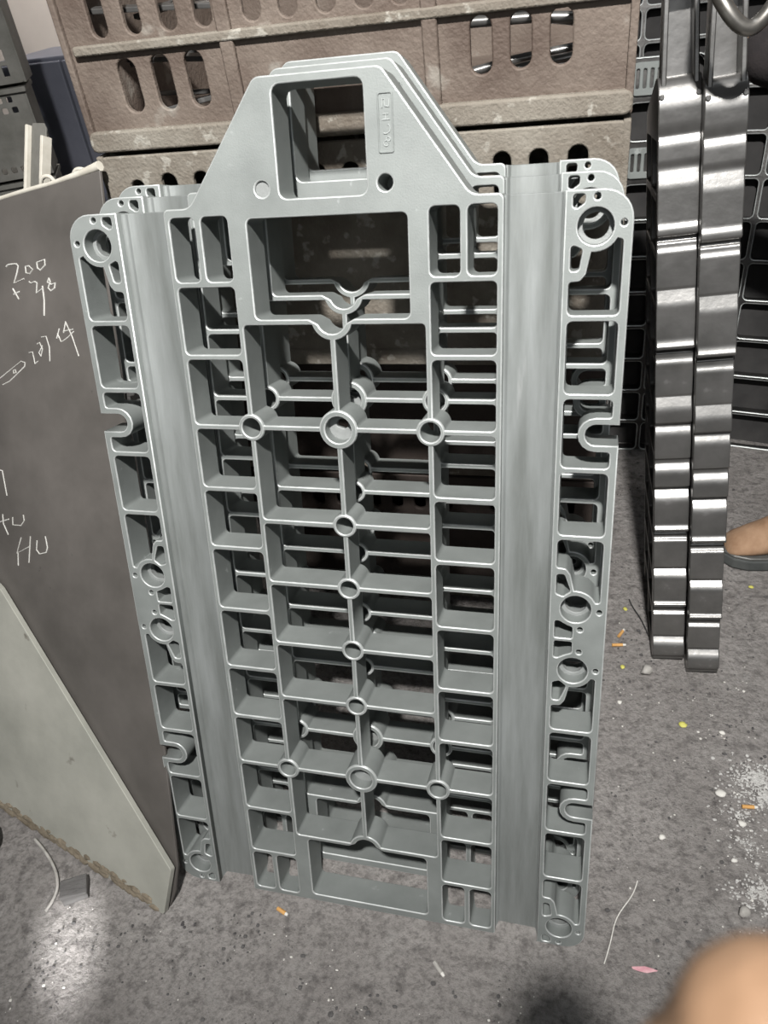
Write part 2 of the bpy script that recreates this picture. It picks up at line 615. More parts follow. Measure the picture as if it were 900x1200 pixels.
def casting_proto():
    root = empty('grid_casting')
    # --- central lattice with head
    out = rpoly([(-0.242, 0.0), (0.242, 0.0), (0.242, 1.277), (0.200, 1.277), (0.086, 1.432), (-0.086, 1.432), (-0.200, 1.277), (-0.242, 1.277)],
                [0.004, 0.004, 0.008, 0.022, 0.016, 0.016, 0.022, 0.008], 5)
    loops = [out]
    loops.append(rect(-0.062, 1.283, 0.062, 1.421, 0.011))
    for sx in (-1, 1):
        loops.append(circ(sx * 0.087, 1.2965, 0.0105, 18))
    # the two windows whose sill dips around a half boss
    for my in (0, 1):
        y0 = VC + 0.4845
        pts = [(-0.115, y0), (-0.034, y0)]
        pts += [(0.022 * math.sin(a), y0 + 0.001 - 0.022 * math.cos(a)) for a in [math.radians(t) for t in range(-68, 69, 17)]]
        pts += [(0.034, y0), (0.115, y0), (0.115, VC + 0.6215), (-0.115, VC + 0.6215)]
        n = len(pts)
        rr = [0.008, 0.012] + [0.0] * 9 + [0.012, 0.008, 0.008, 0.008]
        loops.append(mv(rpoly(pts, rr, 4), my))
    dd = discs + [(0.0, VC + 0.4855, 0.031), (0.0, VC - 0.4855, 0.031)]
    midrows = [0.4765, 0.3225, 0.1675, 0.0575, -0.0575, -0.1675, -0.3225, -0.4765]
    for k in range(len(midrows) - 1):
        a, b = midrows[k], midrows[k + 1]
        t = a - (T if k else 0)
        u = b + (T if k < len(midrows) - 2 else 0)
        for sx in (-1, 1):
            p = rect(T, VC + u, 0.136, VC + t, 0.006)
            loops.append(mu(minus_discs(p, dd), sx < 0))
    outer = [0.535, 0.430, 0.322, 0.219, 0.1155, 0.0, -0.1155, -0.219, -0.322, -0.430, -0.535]
    for k in range(len(outer) - 1):
        for sx in (-1, 1):
            p = rect(0.144, VC + outer[k + 1] + T, 0.234, VC + outer[k] - T, 0.007)
            loops.append(mu(minus_discs(p, dd), sx < 0))
    for my in (0, 1):
        for sx in (-1, 1):
            loops.append(mv(mu(rect(0.144, VC + 0.539, 0.185, VC + 0.627, 0.008), sx < 0), my))
            loops.append(mv(mu(rect(0.195, VC + 0.539, 0.234, VC + 0.627, 0.008), sx < 0), my))
    for (hx_, hy_, R_, r_) in BOSS:
        loops.append(circ(hx_, hy_, r_ + 0.0003, 28))
    obj('lattice', cut('lattice', loops, D, 0.0, 0.002, 2, True), M['cast'], root)
    # --- bosses: rings through the lattice
    for (bx, by, R, r) in BOSS:
        b = obj('boss', cut('boss', [circ(bx, by, R - 0.0006, 32), circ(bx, by, r, 28)], D + 0.003, 0.0015, 0.0020, 2, True), M['cast'], root)
        if R > 0.025:
            obj('boss_floor', cut('boss_floor', [circ(bx, by, r + 0.001, 24), rpoly([(bx - 0.010, by + 0.001), (bx + 0.004, by - 0.004), (bx + 0.011, by + 0.002), (bx + 0.008, by + 0.012), (bx - 0.006, by + 0.011)], 0.003, 2)],
                                  0.010, -0.020, 0.001, 1), M['plug'], b)
    plug = obj('blind_plug', cut('blind_plug', [circ(-0.087, 1.2965, 0.0115, 18)], 0.03, -0.004, 0.001, 1), M['plug'], root)
    # --- recessed maker's plate with raised characters
    pl = obj('maker_plate', cut('maker_plate', [rect(0.080, 1.331, 0.101, 1.402, 0.003), rect(0.0822, 1.3335, 0.0988, 1.3995, 0.002)], 0.002, 0.0014, 0.0006, 1), M['cast'], root)
    ch = []
    arc = lambda cx, cy, r, a, b, n=8: [(cx + r * math.cos(math.radians(a + (b - a) * i / n)), cy + r * math.sin(math.radians(a + (b - a) * i / n))) for i in range(n + 1)]
    ch += [arc(0.0905, 1.3425, 0.0032, 0, 360, 10), arc(0.0935, 1.3475, 0.0026, 0, 360, 10)]
    ch += [arc(0.0905, 1.3595, 0.0058, -120, 60)]
    ch += [[(0.0860, 1.3700), (0.0960, 1.3700)], [(0.0910, 1.3700), (0.0910, 1.3765)], [(0.0875, 1.3765), (0.0945, 1.3765)]]
    ch += [[(0.0865, 1.3835), (0.0870, 1.3930), (0.0900, 1.3935), (0.0905, 1.3850)], [(0.0905, 1.3850), (0.0960, 1.3845)], [(0.0958, 1.3845), (0.0958, 1.3935)]]
    obj('raised_mark', strokes('raised_mark', ch, 0.0008, 0.0004), M['ink'], pl)
    # --- the two recessed rails
    for sx in (-1, 1):
        a, b = (0.2412, 0.3188)
        sec = [(a, -D + 0.001), (a, -0.010), (a + 0.0045, -0.0235), (a + 0.007, -0.025), (b - 0.007, -0.025), (b - 0.0045, -0.0235), (b, -0.010), (b, -D + 0.001)]
        me = cut('channel_rail', [mu(sec, sx < 0)], 1.274, 0.637, 0.0012, 1)
        for v in me.vertices:
            x_, n_, t_ = v.co
            v.co = (x_, t_ + 0.638, n_)
        me.flip_normals()
        obj('channel_rail', me, M['rail'], root)
    # --- side flanges
    for sx in (-1, 1):
        loops = []
        ol = []
        # outline with the two hook mouths cut into the outer edge
        def mouth(vc):
            return [(0.402, vc - 0.0145), (0.371, vc - 0.0145)] + [(0.371 - 0.0145 * math.sin(t), vc - 0.0145 * math.cos(t)) for t in [PI * i / 8 for i in range(1, 8)]] + [(0.371, vc + 0.0145), (0.402, vc + 0.0145)]
        ol = [(0.318, 0.0)] + [(0.365, 0.0)] + [(0.365 + 0.037 * math.sin(t), 0.037 - 0.037 * math.cos(t)) for t in [PI / 2 * i / 7 for i in range(1, 8)]]
        ol += mouth(VC - 0.3245) + mouth(VC + 0.3245)
        ol += [(0.365 + 0.037 * math.cos(t), 2 * VC - 0.037 + 0.037 * math.sin(t)) for t in [PI / 2 * i / 7 for i in range(0, 8)]]
        ol += [(0.318, 2 * VC)]
        loops.append(mu(ol, sx < 0))
        bx, by1 = 0.3565, VC + 0.5945
        top = VC + 0.4815
        for my in (0, 1):
            def add(p, r=0.004):
                loops.append(mv(mu(rpoly(p, r, 3), sx < 0), my))
            def addraw(p):
                loops.append(mv(mu(p, sx < 0), my))
            addraw(circ(bx, by1, 0.0225, 28))
            addraw(circ(0.357, VC + 0.6295, 0.0042, 12))
            addraw(circ(0.3905, VC + 0.598, 0.0042, 12))
            add([(0.3275, VC + 0.633), (0.343, VC + 0.633), (0.342, VC + 0.6225), (0.333, VC + 0.6165), (0.3275, VC + 0.618)])
            add([(0.327, VC + 0.574), (0.342, VC + 0.567), (0.338, VC + 0.542), (0.327, VC + 0.540)])
            # pocket under the corner boss
            arc = [(bx + 0.031 * math.cos(math.radians(t)), by1 + 0.031 * math.sin(math.radians(t))) for t in (-28, -40, -52, -64, -76, -88, -97)]
            add([(0.326, top + T), (0.391, top + T), (0.391, VC + 0.578)] + arc + [(0.347, VC + 0.536), (0.340, VC + 0.528), (0.326, VC + 0.527)], [0.007, 0.007, 0.004] + [0] * 7 + [0.008, 0.006, 0.004])
            # plain pockets
            r1, r2, r3 = VC + 0.3775, VC + 0.2725, VC + 0.1695
            add([(0.326, r1 + T), (0.391, r1 + T), (0.391, top - T), (0.326, top - T)], 0.007)
            add([(0.326, r3 + T), (0.391, r3 + T), (0.391, r2 - T), (0.326, r2 - T)], 0.007)
            # pocket around the hook
            hc = VC + 0.3245
            hk = [(0.391, hc - 0.0245), (0.371, hc - 0.0245)] + [(0.371 - 0.0245 * math.sin(t), hc - 0.0245 * math.cos(t)) for t in [PI * i / 8 for i in range(1, 8)]] + [(0.371, hc + 0.0245), (0.391, hc + 0.0245)]
            add([(0.326, r1 - T), (0.326, r2 + T), (0.391, r2 + T)] + hk + [(0.391, r1 - T)], [0.007, 0.007, 0.006] + [0.004] + [0] * 9 + [0.004] + [0.006])
            # middle cluster
            b2 = VC + 0.0535
            addraw(circ(bx, b2, 0.0225, 28))
            addraw(circ(0.391, VC + 0.051, 0.0042, 12))
            addraw(circ(0.3645, VC + 0.0195, 0.0042, 12))
            add([(0.3265, VC + 0.110), (0.338, VC + 0.110), (0.348, VC + 0.083), (0.337, VC + 0.074), (0.3265, VC + 0.078)])
            add([(0.3265, VC + 0.003), (0.3535, VC + 0.003), (0.3535, VC + 0.022), (0.344, VC + 0.026), (0.333, VC + 0.032), (0.3265, VC + 0.032)], 0.003)
            arc = [(bx + 0.031 * math.cos(math.radians(t)), b2 + 0.031 * math.sin(math.radians(t))) for t in (97, 88, 76, 64, 52, 40, 24)]
            add([(0.391, VC + 0.1655), (0.326, VC + 0.1655), (0.326, VC + 0.121), (0.340, VC + 0.120), (0.347, VC + 0.110)] + arc + [(0.391, VC + 0.067)], [0.007, 0.007, 0.004, 0.006, 0.008] + [0] * 7 + [0.004])
        fl = obj('side_flange', cut('side_flange', loops, D, 0.0, 0.0018, 2, True), M['cast'], root)
        for my in (0, 1):
            for vb in (by1, VC + 0.0535):
                q = mv(mu([(bx, vb)], sx < 0), my)[0]
                fr = obj('bored_ring', cut('bored_ring', [circ(q[0], q[1], 0.0232, 28), circ(q[0], q[1], 0.0165, 24)], 0.012, -0.022, 0.001, 1), M['plug'], fl)
    return root

proto = casting_proto()
casts = [proto] + [copy_tree(proto) for _ in range(2)]
place = [(-0.358, 0.6507, 0.2937), (-0.368, 0.735, 0.306), (-0.374, 0.7998, 0.3095)]
labs = ['frontmost grey cast metal lattice plate, fully visible, leaning in the stack before the rusty crates',
        'middle grey lattice plate of the leaning stack, showing between the front and the rearmost one',
        'rearmost grey lattice plate of the leaning stack, resting its head on the rusty crate']
for o, (x, y, l), lb in zip(casts, place, labs):
    o.location = (x, y, 0.0)
    o.rotation_euler = (PI / 2 - l, 0, 0)
    tag(o, lb, 'casting', 'grey lattice castings leaning in a stack')

# ------------------------------------------------------------------ rusty steel crates
CX0, CX1, CY = -0.876, 0.042, 1.312
def xz_cut(name, loops, depth, yfront, material, parent, bevel=0.002, res=1):
    """panel standing in the x-z plane, front towards -y"""
    me = cut(name, loops, depth, 0.0, bevel, res)
    for v in me.vertices:
        x, z, n = v.co.x, v.co.y, v.co.z
        v.co = (x, yfront - n, z)
    return obj(name, me, material, parent)

def slot(x0, x1, z0, z1):
    return rect(x0, z0, x1, z1, (x1 - x0) / 2 * 0.98, 6)

def crate(z0, h, mtl, lower_slots, upper_slots, label, ribs=(-0.582, -0.256), rim=0.034, midbeam=True):
    r = empty('steel_crate', (0, 0, 0))
    z1 = z0 + h
    holes = [slot(a, b, z0 + c, z0 + d) for a, b, c, d in lower_slots + upper_slots]
    xz_cut('front_panel', [rect(CX0 + 0.004, z0 + 0.004, CX1 - 0.004, z1 - 0.004, 0.012)] + holes, 0.012, CY + (0.012 if midbeam else 0.004), mtl, r, 0.0025)
    xz_cut('bottom_rim', [rect(CX0, z0, CX1, z0 + rim, 0.012)], 0.022, CY, M['rust2'], r, 0.004, 2)
    if midbeam:
        xz_cut('top_rim', [rect(CX0, z1 - 0.030, CX1, z1, 0.010)], 0.022, CY, mtl, r, 0.004, 2)
    if midbeam:
        xz_cut('middle_beam', [rect(CX0 + 0.02, z0 + 0.148, CX1 - 0.01, z0 + 0.163, 0.004)], 0.022, CY + 0.001, M['rust2'], r, 0.003)
        for x in ribs:
            xz_cut('upright_rib', [rect(x - 0.012, z0 + rim - 0.004, x + 0.012, z1 - 0.028, 0.003)], 0.020, CY + 0.003, mtl, r, 0.003)
    for x in (CX0, CX1 - 0.012):
        me = boxmesh('side_panel', x, x + 0.012, CY + 0.003, CY + 0.62, z0 + 0.002, z1 - 0.002, 0.003)
        obj('side_panel', me, mtl, r)
    obj('back_panel', boxmesh('back_panel', CX0 + 0.004, CX1 - 0.004, CY + 0.608, CY + 0.62, z0 + 0.003, z1 - 0.003, 0.002), mtl, r)
    obj('crate_floor', boxmesh('crate_floor', CX0 + 0.008, CX1 - 0.008, CY + 0.01, CY + 0.612, z0 + 0.006, z0 + 0.016, 0.002), mtl, r)
    tag(r, label, 'crate', 'rusty steel crates stacked behind the castings')
    return r

UZ = 1.242
lows = [(-0.790, -0.756, 0.058, 0.138), (-0.727, -0.693, 0.058, 0.140), (-0.666, -0.632, 0.058, 0.140),
        (-0.197, -0.165, 0.068, 0.152), (-0.138, -0.107, 0.072, 0.152), (-0.080, -0.048, 0.072, 0.152)]
ups = [(x, x + 0.030, 0.170, 0.285) for x in (-0.816, -0.754, -0.691, -0.630, -0.548, -0.489, -0.428, -0.368, -0.312, -0.200, -0.140, -0.082)]
lows[3:] = [(a, b, c, d - 0.007) for a, b, c, d in lows[3:]]
crate(UZ, 0.36, M['rust'], lows, ups, 'topmost rusty brown steel crate with two rows of oval slots')
lsl = [(-0.822, -0.796, 0.30, 0.365), (-0.760, -0.730, 0.30, 0.373), (-0.697, -0.664, 0.30, 0.373), (-0.630, -0.600, 0.30, 0.373), (-0.540, -0.510, 0.30, 0.373), (-0.480, -0.450, 0.30, 0.373),
       (-0.420, -0.390, 0.30, 0.373), (-0.350, -0.320, 0.30, 0.373), (-0.225, -0.196, 0.30, 0.373), (-0.167, -0.138, 0.30, 0.373), (-0.110, -0.080, 0.30, 0.374), (-0.050, -0.019, 0.30, 0.376)]
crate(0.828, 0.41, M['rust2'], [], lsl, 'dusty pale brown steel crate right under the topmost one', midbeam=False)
CY += 0.22
crate(0.414, 0.41, M['rustshade'], [], lsl, 'dusty steel crate third from the top, mostly hidden behind the castings', midbeam=False)
crate(0.0, 0.41, M['rustshade'], [], lsl, 'lowest steel crate standing on the floor behind the castings', midbeam=False)

CY -= 0.22
# loose bars lying in the topmost crate, seen through its slots
for i in range(27):
    lay, lane, xi = i // 9, (i // 3) % 3, i % 3
    L = random.uniform(0.20, 0.25)
    x = -0.73 + 0.29 * xi + 0.03 * ((lane + lay) % 2) + random.uniform(-0.01, 0.01)
    yaw = random.uniform(-0.12, 0.12)
    pitch = random.uniform(-0.16, 0.16)
    y = CY + 0.080 + 0.075 * lane
    zz = UZ + 0.050 + 0.075 * lay
    hw = random.uniform(0.008, 0.018)
    if i % 3 == 0:
        me = boxmesh('scrap_bar', -L / 2, L / 2, -hw, hw, -0.004, 0.004, 0.0015)
    elif i % 3 == 1:
        me = cut('scrap_bar', [rpoly([(-L / 2, -0.012), (L / 2, -0.012), (L / 2, -0.002), (0.02, 0.0), (-0.01, 0.016), (-L / 2, 0.016)], 0.004, 2), circ(-L / 2 + 0.015, 0.002, 0.006, 10)], 0.014, 0.007, 0.0015)
    else:
        me = tube('scrap_bar', [(-L / 2, 0, 0), (0, 0, 0.004), (L / 2, 0, 0)], 0.008, 2)
    o = obj('scrap_bar', me, M['green'] if i == 20 else M['edge'])
    o.location = (x, y, zz)
    o.rotation_euler = (random.uniform(-0.3, 0.3), pitch, yaw)
    if i == 20:
        tag(o, 'green plastic piece among the metal bars in the topmost crate', 'offcut', 'scrap bars in the topmost crate')
    else:
        tag(o, 'loose shiny metal bar heaped inside the slotted topmost crate', 'bar', 'scrap bars in the topmost crate')

# ------------------------------------------------------------------ brown steel sheet and paler panel on the left
phi = math.radians(-17.5)
A = Vector((-0.767, 0.568, 0.0))
Bp = Vector((-0.843, 1.265, 1.2319))
hx = Vector((-math.cos(phi), -math.sin(phi), 0))
e = (Bp - A).normalized()
sn = hx.cross(e).normalized()
if sn.y > 0:
    sn = -sn
sy = sn.cross(hx).normalized()
if sy.z < 0:
    sy = -sy
sx_ = -hx       # local x runs to the right
F = 901.0
def ray(px, py):
    return AX * (px - 450) + AY * (py - 600) + AZ * F
def on_sheet(px, py, off=0.0):
    r = ray(px, py)
    t = (A + sn * off - CAM).dot(sn) / r.dot(sn)
    q = CAM + r * t - A
    return (q.dot(sx_), q.dot(sy))
tilt_root = empty('brown_steel_sheet')
frame(tilt_root, A, sx_, sy, sn)
pts = [(0.0, 0.0), (0.012, 0.05), (0.012, 0.11), (-0.30, 1.405), on_sheet(0, 232, -0.018), (-0.95, 1.26), (-0.98, 0.0)]
pts[3] = on_sheet(116, 195, -0.018)
obj('sheet', cut('sheet', [rpoly(pts, 0.006, 2)], 0.006, -0.018, 0.001, 1), M['brown'], tilt_root)
tag(tilt_root, 'tall dark brown steel sheet with chalk figures, leaning on the crate corner', 'sheet')
# ragged pale top edge
edge = [on_sheet(px, py, -0.018) for px, py in ((116, 194), (95, 203), (78, 208), (60, 215), (40, 220), (20, 226), (0, 232), (-40, 246))]
obj('pale_edge', tube('pale_edge', [(x, y, -0.02) for x, y in edge], 0.0055, 2, radii=[1.6, 1.2, 1.0, 0.7, 0.9, 0.8, 0.8, 0.8]), M['cream'], tilt_root)

def chalk(name, lines, sc, ox, oy, r=0.0011):
    ls = [[on_sheet(ox + x / sc, oy + y / sc, -0.018) for x, y in ln] for ln in lines]
    return obj(name, strokes(name, ls, r * 1.45, -0.0178), M['chalk'], tilt_root)
S = 6.0
glyphs = [('figure 2', 280, 0.0011, [[(45, 195), (60, 180), (115, 175), (130, 190), (120, 240), (100, 312), (170, 280)]]),
          ('figure 0', 280, 0.0011, [[(180, 195), (185, 240), (210, 245), (232, 215), (205, 190), (180, 195)]]),
          ('figure 0', 280, 0.0011, [[(262, 165), (315, 145), (318, 185), (285, 220), (265, 205), (260, 165)]]),
          ('dash', 280, 0.0009, [[(205, 300), (220, 312), (240, 300)]]),
          ('figure 4', 280, 0.0011, [[(245, 300), (262, 310), (258, 380), (305, 345)], [(300, 330), (312, 430), (312, 540)]]),
          ('figure 8', 280, 0.0011, [[(345, 275), (335, 305), (365, 320), (390, 310), (385, 345), (360, 365), (340, 345), (355, 300), (345, 275)]]),
          ('cross', 280, 0.0011, [[(92, 350), (135, 425)], [(138, 370), (98, 390)]]),
          ('figure 2', 280, 0.0008, [[(205, 800), (230, 795), (238, 830), (248, 878), (268, 860)]]),
          ('figure 8', 280, 0.0008, [[(262, 740), (280, 728), (300, 775), (290, 825), (275, 800), (300, 750)]]),
          ('figure 7', 280, 0.0008, [[(292, 690), (325, 685), (348, 760), (352, 860)]]),
          ('character stroke', 280, 0.0008, [[(418, 630), (400, 700)], [(405, 665), (432, 725)]]),
          ('character', 280, 0.0008, [[(462, 580), (448, 660)], [(445, 650), (515, 635)], [(440, 720), (480, 690), (520, 650)], [(462, 585), (510, 690), (555, 825)]]),
          ('arrow outline', 280, 0.0008, [[(0, 980), (150, 860), (178, 870), (175, 895), (70, 1000), (20, 1025)]]),
          ('small ring', 280, 0.0008, [[(95, 925), (110, 920), (115, 940), (98, 945), (95, 925)]]),
          ('hooked stroke', 480, 0.0009, [[(0, 425), (18, 430), (50, 605)]]),
          ('figure 4', 480, 0.0009, [[(0, 790), (65, 770)], [(20, 735), (25, 800), (60, 880)]]),
          ('figure 0', 480, 0.0009, [[(90, 755), (92, 810), (150, 815), (172, 780), (165, 740)]]),
          ('figure 4', 480, 0.0009, [[(150, 900), (120, 1010), (205, 965)], [(128, 1000), (130, 1095)], [(215, 890), (205, 1075)]]),
          ('figure 0', 480, 0.0009, [[(262, 920), (258, 985), (280, 1015), (325, 1005), (335, 970), (320, 890)]])]
for nm, oy, r, ls in glyphs:
    c = chalk('chalk_mark', ls, S, 0, oy, r)
    c['label'] = 'chalked ' + nm

gr = empty('pale_panel')  # separate paler panel over the lower left of the brown sheet
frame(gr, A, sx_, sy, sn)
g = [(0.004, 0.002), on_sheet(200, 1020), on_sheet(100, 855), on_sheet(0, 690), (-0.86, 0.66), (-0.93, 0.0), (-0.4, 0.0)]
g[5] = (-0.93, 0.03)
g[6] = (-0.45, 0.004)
obj('plate', cut('plate', [rpoly(g, 0.006, 2)], 0.012, 0.0, 0.001, 1), M['palegrey'], gr)
bm = bmesh.new()
for i in range(150):
    t = random.random()
    x = -0.02 - 0.6 * t
    q = bmesh.ops.create_icosphere(bm, subdivisions=1, radius=random.uniform(0.003, 0.0085))['verts']
    yy = 0.006 + 0.016 * random.random() ** 2
    for v in q:
        v.co = Vector((x + v.co.x * random.uniform(1.2, 3.0), yy + v.co.y * 1.0, 0.001 + v.co.z * 0.45))
me = bpy.data.meshes.new('dried_mud')
bm.to_mesh(me)
bm.free()
o = obj('dried_mud', me, M['mud'], gr)
o['kind'] = 'stuff'
o['label'] = 'dried brown mud caked along the lower edge'
tag(gr, 'paler grey panel with muddy lower edge, set low against the brown sheet', 'steel plate')

# ------------------------------------------------------------------ polished castings standing edge-on, right
PROF = [  # (height along the casting, how far the edge stands proud)
    (1.262, -0.022), (1.228, 0.002), (1.214, 0.006), (1.186, 0.004), (1.172, -0.004), (1.168, -0.004), (1.156, 0.004), (1.128, 0.004), (1.120, -0.002), (1.114, -0.002),
    (1.086, 0.010), (1.022, 0.011), (1.014, 0.018), (1.003, 0.019), (0.999, 0.012), (0.997, -0.008), (0.990, -0.009), (0.986, -0.002), (0.977, -0.001), (0.970, 0.005),
    (0.904, 0.006), (0.900, 0.004), (0.872, 0.018), (0.802, 0.019), (0.790, 0.026), (0.785, 0.024), (0.783, -0.002), (0.778, -0.003), (0.774, 0.003), (0.762, 0.003), (0.752, 0.009),
    (0.686, 0.009), (0.682, 0.007), (0.655, 0.019), (0.626, 0.019), (0.622, 0.008), (0.616, 0.008), (0.600, 0.016), (0.544, 0.016), (0.540, 0.010), (0.532, 0.010), (0.514, 0.020), (0.478, 0.020), (0.474, 0.010), (0.468, 0.010),
    (0.448, 0.022), (0.386, 0.022), (0.378, 0.028), (0.372, 0.026), (0.368, 0.004), (0.362, 0.004), (0.357, 0.010), (0.346, 0.010), (0.340, 0.016), (0.270, 0.016), (0.266, 0.012), (0.250, 0.024), (0.184, 0.024),
    (0.178, 0.030), (0.172, 0.028), (0.168, 0.006), (0.163, 0.006), (0.157, 0.012), (0.146, 0.012), (0.140, 0.018), (0.078, 0.018), (0.074, 0.014), (0.054, 0.026), (0.024, 0.026), (0.020, 0.016), (0.001, 0.016)]
def edge_casting(bc, ax, width, label):
    r = empty('edge_on_casting')
    ax = Vector(ax).normalized()
    xx = Vector((1, 0.02, 0))
    xx = (xx - ax * xx.dot(ax)).normalized()
    nn = xx.cross(ax).normalized()      # towards the viewer
    if nn.y > 0:
        nn = -nn
    # outline drawn as (depth, height); thickened across the width
    back = -0.30
    ol = [(n * (0.62 + 0.75 * max(0.0, min(1.0, (0.95 - s) / 0.55))) - 0.012 * max(0.0, min(1.0, (0.95 - s) / 0.55)), s) for s, n in reversed(PROF)] + [(-0.060, 1.262), (back, 1.20), (back, 0.001)]
    k = len(ol)
    loops = [rpoly(ol, 0.045, 5)]
    for j in range(11):
        s0 = 0.03 + j * 0.104
        for a, b in ((-0.150, -0.022), (-0.285, -0.160)):
            loops.append(rect(a, s0, b, s0 + 0.090, 0.008, 3))
    me = cut('wavy_edge_body', loops, width, width / 2, 0.0022, 2)
    for v in me.vertices:
        d, s, z = v.co
        v.co = (z, s, d)
    me.flip_normals()
    obj('wavy_edge_body', me, M['edge'], r)
    # head: set-back web between two lips
    hw0, hw1 = width * 0.36, width * 0.30
    topS = 1.385
    web = cut('head_web', [rpoly([(-hw0, 1.215), (hw0, 1.215), (hw1, topS), (-hw1, topS)], 0.004, 2)], 0.016, -0.052, 0.002, 1)
    obj('head_web', web, M['edge'], r)
    for sgn in (-1, 1):
        lip = cut('head_lip', [rpoly([(sgn * (hw0 + 0.006), 1.225), (sgn * (hw1 + 0.006), topS + 0.012), (sgn * (hw1 - 0.003), topS + 0.012), (sgn * (hw0 - 0.003), 1.225)], 0.002, 2)], 0.055, -0.008, 0.002, 1)
        obj('head_lip', lip, M['edge'], r)
    obj('head_cap', cut('head_cap', [rpoly([(-hw1, topS), (hw1, topS), (hw1, topS + 0.013), (-hw1, topS + 0.013)], 0.003, 2)], 0.055, -0.008, 0.002, 1), M['edge'], r)
    for sgn in (-1, 1):
        obj('stop_pin', cut('stop_pin', [circ(sgn * (width / 2 - 0.006), 1.232, 0.0045, 12)], 0.016, 0.004, 0.001, 1), M['edge'], r)
    frame(r, bc, xx, ax, nn)
    tag(r, label, 'casting', 'dark polished castings standing edge-on')
    return r
edge_casting((0.222, 1.372, 0.004), (-0.0769, 0.1546, 0.985), 0.072, 'left of two dark polished castings standing edge-on, its foot farther back')
edge_casting((0.298, 1.340, 0.004), (-0.0805, 0.1552, 0.9846), 0.070, 'right of two dark polished castings standing edge-on, its foot nearer the viewer')

# ------------------------------------------------------------------ black ribbed castings piled behind them
def black_casting(wd, ht, cols, rows, slots=()):
    r = empty('black_ribbed_casting')
    loops = [rect(-wd / 2, 0, wd / 2, ht, 0.03, 5)]
    cw = wd / cols
    rh = ht / rows
    for i in range(cols):
        for j in range(rows):
            if (i, j) in slots:
                continue
            loops.append(rect(-wd / 2 + i * cw + 0.007, j * rh + 0.006, -wd / 2 + (i + 1) * cw - 0.007, (j + 1) * rh - 0.006, 0.012, 3))
    obj('lattice', cut('lattice', loops, 0.055, 0.0, 0.003, 2, True), M['black'], r)
    obj('shade_backing', cut('shade_backing', [rect(-wd / 2 + 0.004, 0.004, wd / 2 - 0.004, ht - 0.004, 0.028, 4)], 0.008, -0.048, 0.001, 1), M['pocket_shade'], r)  # closed dark backing added so the pockets look shaded
    for (i, j) in slots:
        x0, y0 = -wd / 2 + i * cw, j * rh
        lp = [rect(x0 + 0.004, y0 + 0.012, x0 + cw - 0.004, y0 + rh - 0.012, 0.014, 3)]
        ns = 4
        for k in range(ns):
            xa = x0 + 0.016 + k * (cw - 0.026) / ns
            lp.append(rect(xa, y0 + 0.030, xa + (cw - 0.026) / ns * 0.45, y0 + rh - 0.028, 0.003, 2))
        obj('slotted_grille', cut('slotted_grille', lp, 0.016, 0.008, 0.002, 1), M['cast'], r)
    for k in range(3):
        bx, by = -wd / 2 + cw * (1 + k % max(1, cols - 1)), rh * (3 + 3 * k)
        obj('bolt', cut('bolt', [circ(bx, by, 0.010, 10)], 0.055, 0.045, 0.002, 1), M['black'], r)
    return r
bl = [((0.520, 2.33, 0.0), 0.23, -0.20, 0.62, 1.18, 3, 10, (), 'black ribbed casting with empty pockets, standing right behind the polished castings'),
      ((0.120, 2.30, 0.0), 0.16, 0.02, 0.30, 1.16, 3, 11, ((0, 10), (1, 8), (2, 8), (2, 9), (1, 10), (2, 7)), 'black ribbed casting with slotted grilles, glimpsed beside the crate'),
      ((0.30, 2.62, 0.0), 0.16, 0.06, 0.62, 1.42, 5, 16, (), 'black ribbed casting farther back, behind the other black ones'),
      ((0.80, 2.88, 0.0), 0.12, -0.1, 0.90, 1.46, 5, 14, (), 'rearmost tall black ribbed casting near the standing person')]
for loc, lean, rz, wd, ht, cl, rw, sl, lb in bl:
    o = black_casting(wd, ht, cl, rw, sl)
    o.location = loc
    o.rotation_euler = (PI / 2 - lean, 0, rz)
    tag(o, lb, 'casting', 'black ribbed castings piled behind')

# bent tube hanging over the castings
o = obj('bent_tube', tube('bent_tube', [(0.20, 1.70, 1.36), (0.19, 1.66, 1.40), (0.165, 1.60, 1.418), (0.148, 1.51, 1.415), (0.145, 1.445, 1.385), (0.160, 1.420, 1.362), (0.180, 1.418, 1.336), (0.202, 1.42, 1.321), (0.222, 1.43, 1.332), (0.245, 1.45, 1.365), (0.27, 1.47, 1.42)], 0.0115, 4), M['tube'])
tag(o, 'bent shiny steel tube hooked over the right edge-on casting', 'tube')

